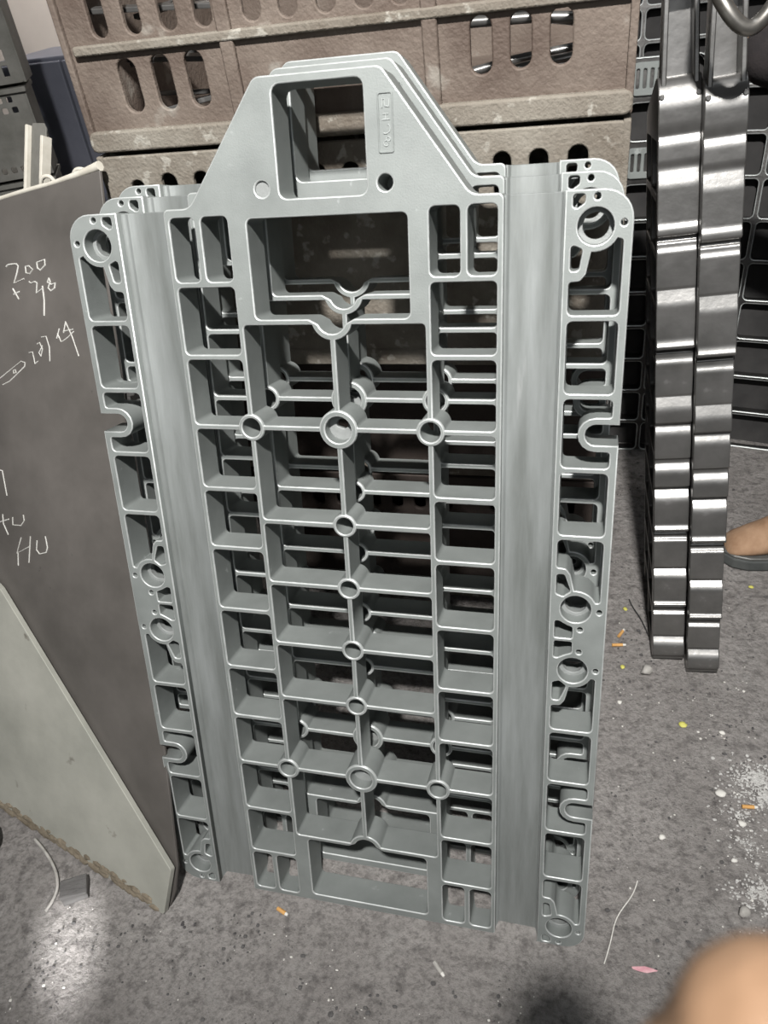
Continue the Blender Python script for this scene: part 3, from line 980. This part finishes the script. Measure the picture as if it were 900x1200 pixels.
# ------------------------------------------------------------------ left background: baskets, cabinet, pole
def basket(x0, x1, y, z0, h, style):
    wd = x1 - x0
    r = empty('slotted_basket', (x1 - wd / 2 * math.cos(0.5), y - wd / 2 * math.sin(0.5), z0), (0, 0, 0.5))
    loops = [rect(-wd / 2, 0, wd / 2, h, 0.012, 3)]
    if style == 0:
        nc, nr = 12, 5
        for j in range(nr):
            for i in range(nc):
                xa = -wd / 2 + 0.02 + i * (wd - 0.04) / nc
                za = 0.02 + j * (h - 0.05) / nr
                loops.append(rect(xa, za, xa + (wd - 0.04) / nc * 0.5, za + (h - 0.05) / nr * 0.72, 0.002, 1))
    else:
        nc = 13
        for j, za in enumerate((h - 0.035, h - 0.065, 0.020)):
            for i in range(nc):
                xa = -wd / 2 + 0.02 + (i + 0.25 * (j % 2)) * (wd - 0.05) / nc
                loops.append(rect(xa, za, xa + (wd - 0.04) / nc * 0.55, za + 0.017, 0.004, 2))
    me = cut('front_wall', loops, 0.006, 0.0, 0.001, 1)
    for v in me.vertices:
        a, b, n = v.co
        v.co = (a, -n, b)
    obj('front_wall', me, M['basket'], r)
    obj('rim', boxmesh('rim', -wd / 2 - 0.008, wd / 2 + 0.008, -0.012, 0.20, h - 0.010, h + 0.004, 0.002), M['basket'], r)
    for s in (-1, 1):
        obj('side_wall', boxmesh('side_wall', s * wd / 2 - 0.004, s * wd / 2 + 0.004, 0.0, 0.19, 0.0, h - 0.008, 0.001), M['basket'], r)
    obj('basket_floor', boxmesh('basket_floor', -wd / 2 + 0.004, wd / 2 - 0.004, 0.003, 0.19, 0.0, 0.006, 0.001), M['basket'], r)
    return r
bk = [(-2.215, -1.76, 2.40, 1.244, 0.26, 0, 'uppermost grey plastic basket with tall narrow slots, top left'),
      (-2.22, -1.77, 2.39, 0.975, 0.255, 1, 'grey plastic basket with holed rims, second from the top, left'),
      (-2.24, -1.78, 2.40, 0.700, 0.26, 0, 'slotted grey basket third from the top, just above the brown sheet'),
      (-2.24, -1.78, 2.40, 0.432, 0.26, 1, 'grey basket fourth from the top, hidden behind the brown sheet'),
      (-2.24, -1.78, 2.40, 0.164, 0.26, 0, 'lowest grey basket of the stack behind the brown sheet')]
for x0, x1, y, z0, h, st, lb in bk:
    tag(basket(x0, x1, y, z0, h, st), lb, 'basket', 'grey baskets stacked on the left')
p = empty('pallet', (-1.985, 2.29, 0), (0, 0, 0.5))
for s in (-0.2, 0.0, 0.2):
    obj('runner', boxmesh('runner', s - 0.03, s + 0.03, -0.02, 0.32, 0.0, 0.13, 0.003), M['wood'], p)
for k in range(4):
    obj('deck_board', boxmesh('deck_board', -0.25, 0.25, -0.02 + k * 0.088, 0.05 + k * 0.088, 0.13, 0.158, 0.003), M['wood'], p)
tag(p, 'low dark pallet carrying the stack of grey baskets', 'pallet')
cb = empty('cabinet', (-2.02, 3.0, 0))
obj('body', boxmesh('body', -0.30, 0.30, 0.02, 0.42, 0.0, 1.25, 0.006), M['blue'], cb)
for s in (-1, 1):
    d = obj('door', boxmesh('door', min(s * 0.005, s * 0.292), max(s * 0.005, s * 0.292), 0.0, 0.0195, 0.03, 1.235, 0.004), M['blue'], cb)
    obj('handle', boxmesh('handle', s * 0.035 - 0.008, s * 0.035 + 0.008, -0.016, 0.001, 0.62, 0.75, 0.003), M['pole'], d)
tag(cb, 'dark blue grey cabinet far left beside the crates', 'cabinet')
st = empty('upright_post', (-1.690, 2.70, 0))
obj('post_tube', tube('post_tube', [(0, 0, 0.006), (-0.02, 0, 0.6), (-0.03, 0, 1.30)], 0.018, 3), M['pole'], st)
obj('foot_plate', boxmesh('foot_plate', -0.06, 0.06, -0.06, 0.06, 0.0, 0.010, 0.002), M['pole'], st)
obj('bracket', boxmesh('bracket', -0.075, 0.01, -0.03, 0.03, 1.285, 1.315, 0.006), M['rubber'], st)
tag(st, 'grey upright post beside the basket stack, left background', 'post')
# pale offcuts poking out above the sheet
oc = empty('channel_offcut')
me = cut('web', [rpoly([(-0.022, 0.0), (0.022, 0.0), (0.024, 0.135), (0.016, 0.145), (-0.018, 0.145), (-0.024, 0.13)], 0.003, 2)], 0.004, 0.0, 0.0008, 1)
obj('web', me, M['basket'], oc)
for s in (-1, 1):
    obj('leg', cut('leg', [rect(s * 0.024 - 0.004, 0.0, s * 0.024 + 0.004, 0.14 if s < 0 else 0.12, 0.002, 2)], 0.022, 0.010, 0.001, 1), M['cream'], oc)
q = CAM + ray(38, 222) * (1.42 / ray(38, 222).y)
frame(oc, (q.x, q.y, q.z - 0.02), sx_, sy, sn)
tag(oc, 'upright pale channel offcut poking above the brown sheet', 'offcut')
q = CAM + ray(56, 212) * (1.40 / ray(56, 212).y)
o = obj('cable_loop', tube('cable_loop', [(q.x - 0.02, q.y, q.z - 0.03), (q.x - 0.022, q.y, q.z + 0.0), (q.x, q.y, q.z + 0.016), (q.x + 0.018, q.y, q.z + 0.004), (q.x + 0.018, q.y, q.z - 0.03)], 0.004, 3), M['cream'])
tag(o, 'small pale cable loop above the brown sheet edge', 'cable')
o = obj('cable_loop', tube('cable_loop', [(q.x + 0.055, q.y, q.z - 0.02), (q.x + 0.06, q.y, q.z + 0.015), (q.x + 0.08, q.y, q.z + 0.022), (q.x + 0.10, q.y, q.z + 0.012), (q.x + 0.11, q.y, q.z - 0.02)], 0.004, 3), M['cream'])
tag(o, 'pale cable end next to the crate corner above the sheet', 'cable')

# ------------------------------------------------------------------ person standing at the right edge
pr = empty('person', (0.62, 1.86, 0))
V = [(0, 0, 0.95), (0.0, 0.02, 1.15), (0.0, 0.03, 1.36), (0, 0.03, 1.46), (0, 0.0, 1.53), (-0.01, 0.0, 1.64), (-0.01, 0.0, 1.72),
     (0.03, -0.09, 0.90), (0.03, -0.07, 0.50), (0.01, -0.06, 0.10),
     (0.05, 0.10, 0.90), (0.12, 0.13, 0.50), (0.20, 0.165, 0.10),
     (0.0, -0.17, 1.38), (-0.12, -0.16, 1.20), (-0.28, -0.06, 1.23), (-0.372, -0.02, 1.24),
     (0.02, 0.21, 1.38), (0.05, 0.27, 1.12), (-0.02, 0.27, 0.90), (-0.05, 0.26, 0.82)]
E = [(0, 1), (1, 2), (2, 3), (3, 4), (4, 5), (5, 6), (0, 7), (7, 8), (8, 9), (0, 10), (10, 11), (11, 12), (2, 13), (13, 14), (14, 15), (15, 16), (2, 17), (17, 18), (18, 19), (19, 20)]
Rr = [0.14, 0.13, 0.14, 0.055, 0.06, 0.085, 0.06, 0.085, 0.058, 0.042, 0.085, 0.058, 0.042, 0.055, 0.042, 0.034, 0.03, 0.055, 0.042, 0.034, 0.03]
body = obj('body', skin('body', V, E, Rr, 0, 2), M['skin'], pr)
tv = [(0, 0, 0.97), (0.03, -0.09, 0.90), (0.01, -0.07, 0.50), (-0.03, -0.07, 0.15), (0.05, 0.10, 0.90), (0.12, 0.13, 0.50), (0.20, 0.165, 0.135)]
obj('trousers', skin('trousers', tv, [(0, 1), (1, 2), (2, 3), (0, 4), (4, 5), (5, 6)], [0.155, 0.10, 0.078, 0.066, 0.10, 0.078, 0.066], 0, 2), M['navy'], pr)
jv = [(0, 0, 0.90), (0.0, 0.02, 1.15), (0.0, 0.03, 1.38), (0, 0.03, 1.46), (0.0, -0.18, 1.38), (-0.12, -0.16, 1.20), (-0.365, -0.02, 1.24), (0.02, 0.21, 1.38), (0.05, 0.28, 1.12), (-0.01, 0.27, 0.92)]
obj('jacket', skin('jacket', jv, [(0, 1), (1, 2), (2, 3), (2, 4), (4, 5), (5, 6), (2, 7), (7, 8), (8, 9)], [0.175, 0.155, 0.165, 0.08, 0.085, 0.075, 0.062, 0.085, 0.07, 0.055], 0, 2), M['jacket'], pr)
bm = bmesh.new()
bmesh.ops.create_uvsphere(bm, u_segments=20, v_segments=12, radius=0.092)
for v in bm.verts:
    v.co = Vector((v.co.x * 0.95 + 0.005, v.co.y * 0.9, v.co.z * 0.95 + 1.69))
    if v.co.z < 1.66 and v.co.x < 0.0:
        v.co.z = 1.66
me = bpy.data.meshes.new('hair')
bm.to_mesh(me)
bm.free()
for pl in me.polygons:
    pl.use_smooth = True
obj('hair', me, M['hair'], pr)
def boot(ox, oy, rz):
    bo = empty('boot', (ox, oy, 0), (0, 0, rz))
    bo.parent = pr
    # local: toe towards -x
    rings = []
    secs = [(-0.200, 0.020, 0.030), (-0.190, 0.036, 0.048), (-0.165, 0.046, 0.062), (-0.13, 0.050, 0.080), (-0.09, 0.048, 0.104), (-0.05, 0.043, 0.130), (-0.01, 0.040, 0.145), (0.03, 0.041, 0.150), (0.065, 0.036, 0.150), (0.082, 0.022, 0.140)]
    bm = bmesh.new()
    prev = None
    for x, hw, h in secs:
        ring = []
        for k in range(16):
            t = 2 * PI * k / 16
            yy = hw * math.cos(t)
            s = math.sin(t)
            zz = 0.022 + (h - 0.022) * (0.42 + 0.58 * s if s > 0 else 0.42 + 0.42 * s)
            ring.append(bm.verts.new((x, yy * (1.0 if s <= 0 else (1 - 0.25 * s)), zz)))
        if prev:
            for k in range(16):
                bm.faces.new((prev[k], prev[(k + 1) % 16], ring[(k + 1) % 16], ring[k]))
        else:
            bm.faces.new(list(reversed(ring)))
        prev = ring
    bm.faces.new(prev)
    bmesh.ops.recalc_face_normals(bm, faces=list(bm.faces))
    bmesh.ops.subdivide_edges(bm, edges=list(bm.edges), cuts=1, use_grid_fill=True, smooth=0.6)
    me = bpy.data.meshes.new('upper')
    bm.to_mesh(me)
    bm.free()
    for p_ in me.polygons:
        p_.use_smooth = True
    obj('upper', me, M['boot'], bo)
    so = [(-0.208, 0.0), (-0.204, 0.022), (-0.185, 0.043), (-0.15, 0.055), (-0.10, 0.055), (-0.04, 0.045), (0.03, 0.046), (0.075, 0.040), (0.092, 0.02)]
    poly = so + [(x, -y) for x, y in reversed(so[1:])]
    obj('sole', cut('sole', [rpoly(poly, 0.01, 2)], 0.026, 0.026, 0.005, 2), M['sole'], bo)
    obj('welt', cut('welt', [rpoly([(x * 1.0, y * 0.97) for x, y in poly], 0.01, 2)], 0.006, 0.031, 0.002, 1), M['paper'] if False else M['pole'], bo)
    obj('seam', tube('seam', [(-0.080, 0.047, 0.060), (-0.092, 0.036, 0.090), (-0.098, 0.0, 0.106), (-0.092, -0.038, 0.088), (-0.075, -0.049, 0.066), (-0.02, -0.047, 0.055)], 0.0022, 2), M['rubber'], bo)
    for k in range(3):
        obj('lace', tube('lace', [(-0.066 + k * 0.022, 0.028, 0.104 + k * 0.010), (-0.062 + k * 0.022, 0.0, 0.127 + k * 0.010), (-0.066 + k * 0.022, -0.028, 0.104 + k * 0.010)], 0.0025, 2), M['paper'], bo)
    bo.scale = (1.12, 1.15, 1.42)
    return bo
boot(-0.012, -0.065, 0.10)
boot(0.19, 0.16, -0.05)
tag(pr, 'person in black jacket, navy trousers and tan suede boots standing at the right', 'person')

# ------------------------------------------------------------------ small things on the floor
def floor_obj(name, me, material, x, y, label, cat, rz=0.0, z=0.0, group=None):
    o = obj(name, me, material)
    o.location = (x, y, z)
    o.rotation_euler = (0, 0, rz)
    tag(o, label, cat, group)
    return o

def butt(x, y, rz, label, L=0.026, m1='filter', bent=0.0):
    r = empty('cigarette_butt', (x, y, 0.0042), (0, 0, rz))
    obj('filter', tube('filter', [(-L / 2, 0, 0), (0, 0, 0), (L / 2 * 0.55, 0, 0)], 0.004, 3), M[m1], r)
    obj('burnt_end', tube('burnt_end', [(L / 2 * 0.55, 0, 0), (L / 2 * 0.8, bent, 0), (L / 2, bent * 2, 0)], 0.0036, 3, radii=[1, 0.9, 0.7]), M['paper'], r)
    tag(r, label, 'cigarette butt', 'cigarette butts on the floor')
butt(0.114, 1.442, 1.1, 'upright orange cigarette butt right of the stacked castings, upper of two', 0.030)
butt(0.108, 1.400, 0.15, 'flat orange cigarette butt right of the stacked castings, lower of two', 0.034)
butt(-0.526, 0.616, -0.35, 'orange cigarette butt below the left foot of the stack', 0.026)
butt(0.362, 0.988, 0.1, 'orange cigarette butt beside the white plaster crumbs', 0.030)
butt(-0.207, 0.570, -0.75, 'trodden grey cigarette butt in front of the stack', 0.030, 'stone')

def pebble(r, sub=2, flat=0.6, seed=0):
    rnd = random.Random(seed)
    bm = bmesh.new()
    bmesh.ops.create_icosphere(bm, subdivisions=sub, radius=r)
    off = Vector((seed * 3.1, seed * 1.7, 0))
    for v in bm.verts:
        k = 1 + 0.45 * mnoise.noise(v.co / r * 1.2 + off)
        v.co = Vector((v.co.x * k * 1.2, v.co.y * k, v.co.z * k * flat))
    mn = min(v.co.z for v in bm.verts)
    for v in bm.verts:
        v.co.z -= mn
    me = bpy.data.meshes.new('pebble')
    bm.to_mesh(me)
    bm.free()
    for p_ in me.polygons:
        p_.use_smooth = True
    return me
floor_obj('stone', pebble(0.0095, 2, 0.9, 3), M['stone'], 0.326, 0.766, 'round pale stone lying near the bottom right corner', 'stone', 0.3, -0.001)
floor_obj('stone', pebble(0.013, 2, 0.8, 9), M['stone'], 0.172, 1.322, 'grey stone at the foot of the left edge-on casting', 'stone', 1.0, -0.001)
wh = [((0.309, 1.011), 0.010, 'largest white chip beside the plaster crumbs'), ((0.189, 0.894), 0.006, 'small white chip alone on bare floor right of the stack'),
      ((0.109, 1.222), 0.005, 'tiny white chip close to the right side of the stack'), ((0.327, 1.167), 0.006, 'white chip below the right edge-on casting'),
      ((0.343, 0.949), 0.007, 'white chip just below the orange butt by the plaster'), ((0.320, 0.868), 0.005, 'white chip above the round pale stone')]
for i, ((x, y), r, lb) in enumerate(wh):
    floor_obj('white_chip', pebble(r, 2, 0.5, 20 + i), M['paper'], x, y, lb, 'chip', i * 0.7, -0.001, 'white chips on the floor')
for i, ((x, y), lb) in enumerate([((0.246, 1.176), 'yellow scrap below the edge-on castings'), ((0.117, 1.331), 'yellow fleck under the two orange butts'),
                                  ((0.125, 1.533), 'yellow fleck above the two orange butts'), ((0.447, 1.654), 'yellow fleck in front of the tan boot')]):
    floor_obj('yellow_scrap', pebble(0.008 if i == 0 else 0.0055, 2, 0.4, 40 + i), M['yellow'], x, y, lb, 'scrap', i, -0.001, 'yellow scraps on the floor')
def crumbs(name, spots, material, label, rmin, rmax, flat=0.6):
    bm = bmesh.new()
    for x, y, n, sp in spots:
        for _ in range(n):
            a = random.random() * 2 * PI
            d = sp * abs(random.gauss(0, 0.6))
            r = random.uniform(rmin, rmax) * random.choice((0.6, 0.8, 1, 1.3))
            q = bmesh.ops.create_icosphere(bm, subdivisions=1, radius=r)['verts']
            px_, py_ = x + d * math.cos(a), y + 0.8 * d * math.sin(a)
            fx, fy = random.uniform(0.7, 1.6), random.uniform(0.7, 1.4)
            for v in q:
                v.co = Vector((px_ + v.co.x * fx, py_ + v.co.y * fy, r * flat * 0.6 + v.co.z * flat))
    me = bpy.data.meshes.new(name)
    bm.to_mesh(me)
    bm.free()
    o = obj(name, me, material)
    tag(o, label, 'crumbs', kind='stuff')
    return o
crumbs('plaster_crumbs', [(0.385, 1.06, 700, 0.060), (0.40, 1.02, 500, 0.055), (0.355, 0.905, 110, 0.05), (0.36, 0.81, 330, 0.06), (0.34, 0.97, 120, 0.06)], M['plaster'], 'scattered white plaster crumbs on the floor at the right', 0.0008, 0.0028)
crumbs('floor_grit', [(0.25 + 0.45 * random.random() - 0.2, 0.62 + 1.1 * random.random(), 6, 0.06) for _ in range(60)] + [(-1.0 + 1.1 * random.random(), 0.36 + 0.22 * random.random(), 6, 0.06) for _ in range(50)] + [(0.5 * random.random(), 1.5 + 0.8 * random.random(), 5, 0.08) for _ in range(25)],
       M['dirt'], 'dark grit and small crumbs scattered over the floor', 0.001, 0.0032, 0.6)
crumbs('pale_grit', [(0.1 + 0.3 * random.random(), 0.62 + 1.0 * random.random(), 2, 0.05) for _ in range(60)] + [(-1.0 + 1.0 * random.random(), 0.36 + 0.2 * random.random(), 2, 0.05) for _ in range(40)], M['paper'], 'tiny pale grit specks scattered over the floor', 0.0008, 0.0022, 0.5)

o = obj('white_thread', tube('white_thread', [(0.14, 0.796, 0.0015), (0.135, 0.775, 0.0015), (0.122, 0.752, 0.002), (0.101, 0.722, 0.0015), (0.094, 0.69, 0.002), (0.088, 0.66, 0.0015), (0.080, 0.634, 0.0015)], 0.0011, 2), M['paper'])
tag(o, 'thin white thread lying on the floor right of the stack foot', 'thread')
me = cut('pink_scrap', [rpoly([(-0.024, 0.003), (0.0, 0.005), (0.024, -0.001), (0.002, -0.006), (-0.010, -0.004), (-0.021, -0.001)], 0.001, 2)], 0.002, 0.002, 0.0005, 1)
floor_obj('pink_scrap', me, M['pink'], 0.150, 0.638, 'pink plastic scrap on the floor near the bottom right', 'scrap', 0.12, 0.0)
me = boxmesh('wood_block', -0.026, 0.026, -0.022, 0.022, 0.0, 0.030, 0.004)
bm = bmesh.new()
bm.from_mesh(me)
for v in bm.verts:
    v.co += Vector((mnoise.noise(v.co * 60), mnoise.noise(v.co * 60 + Vector((5, 0, 0))), 0)) * 0.005
    if v.co.z > 0.015:
        v.co.z -= 0.010 * (v.co.x + 0.026) / 0.052
bm.to_mesh(me)
bm.free()
floor_obj('wood_block', me, M['wood'], -0.968, 0.578, 'dark wooden block on the floor before the grey panel', 'block', 0.55)
o = obj('bent_wire', tube('bent_wire', [(-1.127, 0.666, 0.004), (-1.095, 0.650, 0.006), (-1.05, 0.622, 0.005), (-1.017, 0.589, 0.004), (-1.005, 0.56, 0.004), (-1.012, 0.530, 0.003)], 0.0032, 3), M['stone'])
tag(o, 'bent grey wire on the floor left of the wooden block', 'wire')
o = obj('thin_wire', tube('thin_wire', [(0.19, 1.60, 0.002), (0.195, 1.575, 0.004), (0.212, 1.545, 0.002), (0.225, 1.51, 0.004), (0.236, 1.47, 0.002)], 0.0016, 2), M['rubber'])
o.location = (-0.055, -0.03, 0)
tag(o, 'thin black wire beside the left edge-on casting', 'wire')
o = obj('black_hose', tube('black_hose', [(-1.30, 0.680, 0.02), (-1.245, 0.672, 0.02), (-1.205, 0.645, 0.02), (-1.20, 0.61, 0.02), (-1.26, 0.56, 0.02)], 0.016, 3), M['rubber'])
tag(o, 'black hose curving in at the left edge of the floor', 'hose')

# ------------------------------------------------------------------ a hand held out in front of the lens, lower right corner
def cs(x, y, z):
    return CAM + AX * x + AY * y + AZ * z
def limb(name, segs, voxel, smooth_it=6):
    """tapered segments melted into one continuous skin"""
    bm = bmesh.new()
    for p0, r0, p1, r1 in segs:
        g = bmesh.new()
        for p, r in ((p0, r0), (p1, r1)):
            vs_ = bmesh.ops.create_icosphere(g, subdivisions=2, radius=r)['verts']
            for v in vs_:
                v.co += p
        h = bmesh.ops.convex_hull(g, input=list(g.verts))
        bmesh.ops.delete(g, geom=list({x for x in h['geom_interior'] + h['geom_unused'] if isinstance(x, bmesh.types.BMVert)}), context='VERTS')
        tmp = bpy.data.meshes.new('tmp')
        g.to_mesh(tmp)
        g.free()
        bm.from_mesh(tmp)
        bpy.data.meshes.remove(tmp)
    me = bpy.data.meshes.new(name)
    bm.to_mesh(me)
    bm.free()
    o = bpy.data.objects.new(name, me)
    md = o.modifiers.new('melt', 'REMESH')
    md.mode = 'VOXEL'
    md.voxel_size = voxel
    sm = o.modifiers.new('soften', 'SMOOTH')
    sm.factor = 0.5
    sm.iterations = smooth_it
    return to_mesh(o, name, ang=180)

vd = Vector((-0.30, -0.50, 0.81)).normalized()       # wrist to knuckles (camera axes: right, down, forward)
ve = (Vector((0.80, 0.25, 0.45)) - vd * Vector((0.80, 0.25, 0.45)).dot(vd)).normalized()   # index to little finger
vc = vd.cross(ve).normalized()                      # towards the palm side
if vc.y < 0:
    vc = -vc
K0 = Vector((0.0572, 0.0783, 0.1120))
Wr = K0 + ve * 0.030 - vd * 0.098
base_p = Wr
hd = empty('hand', cs(*Wr))
def hp(v):
    return cs(*v) - hd.location
segs = []
for i, (rk, ls, drop) in enumerate(((0.0160, (0.043, 0.026, 0.021), 0.0), (0.0142, (0.047, 0.030, 0.022), -0.002), (0.0135, (0.043, 0.028, 0.021), 0.001), (0.0120, (0.034, 0.021, 0.018), 0.005))):
    k = K0 + ve * (0.0205 * i) - vd * drop
    segs.append((hp(Wr + ve * (0.008 * (i - 1.5))), 0.0165, hp(k), rk))
    p, r = k, rk * 0.86
    ang = 0.0
    for j, (l, da) in enumerate(zip(ls, (86, 60, 38))):
        ang += math.radians(da)
        q = p + (vd * math.cos(ang) + vc * math.sin(ang)) * l
        r2 = r * (0.90 if j < 2 else 0.80)
        segs.append((hp(p), r, hp(q), r2))
        p, r = q, r2
t0 = Wr + vd * 0.028 - ve * 0.020 + vc * 0.012
t1 = t0 + (vd * 0.75 - ve * 0.30 + vc * 0.55).normalized() * 0.038
t2 = t1 + (vd * 0.85 + ve * 0.25 + vc * 0.45).normalized() * 0.030
segs += [(hp(Wr + vc * 0.004), 0.0180, hp(t0), 0.0155), (hp(t0), 0.0150, hp(t1), 0.0115), (hp(t1), 0.0115, hp(t2), 0.0090)]
f1 = Wr + Vector((0.060, 0.075, -0.075))
f2 = f1 + Vector((0.085, 0.110, -0.110))
segs += [(hp(Wr - ve * 0.008), 0.0190, hp(f1 - ve * 0.006), 0.0255), (hp(Wr + ve * 0.010), 0.0190, hp(f1 + ve * 0.008), 0.0255)]
obj('bare_hand', limb('bare_hand', segs, 0.0022), M['skin'], hd)
obj('sleeve', limb('sleeve', [(hp(f1 + (Wr - f1) * 0.25), 0.036, hp(f2), 0.046)], 0.004, 3), M['jacket'], hd)
tag(hd, 'blurred bare hand reaching into the lower right corner close to the lens', 'hand')
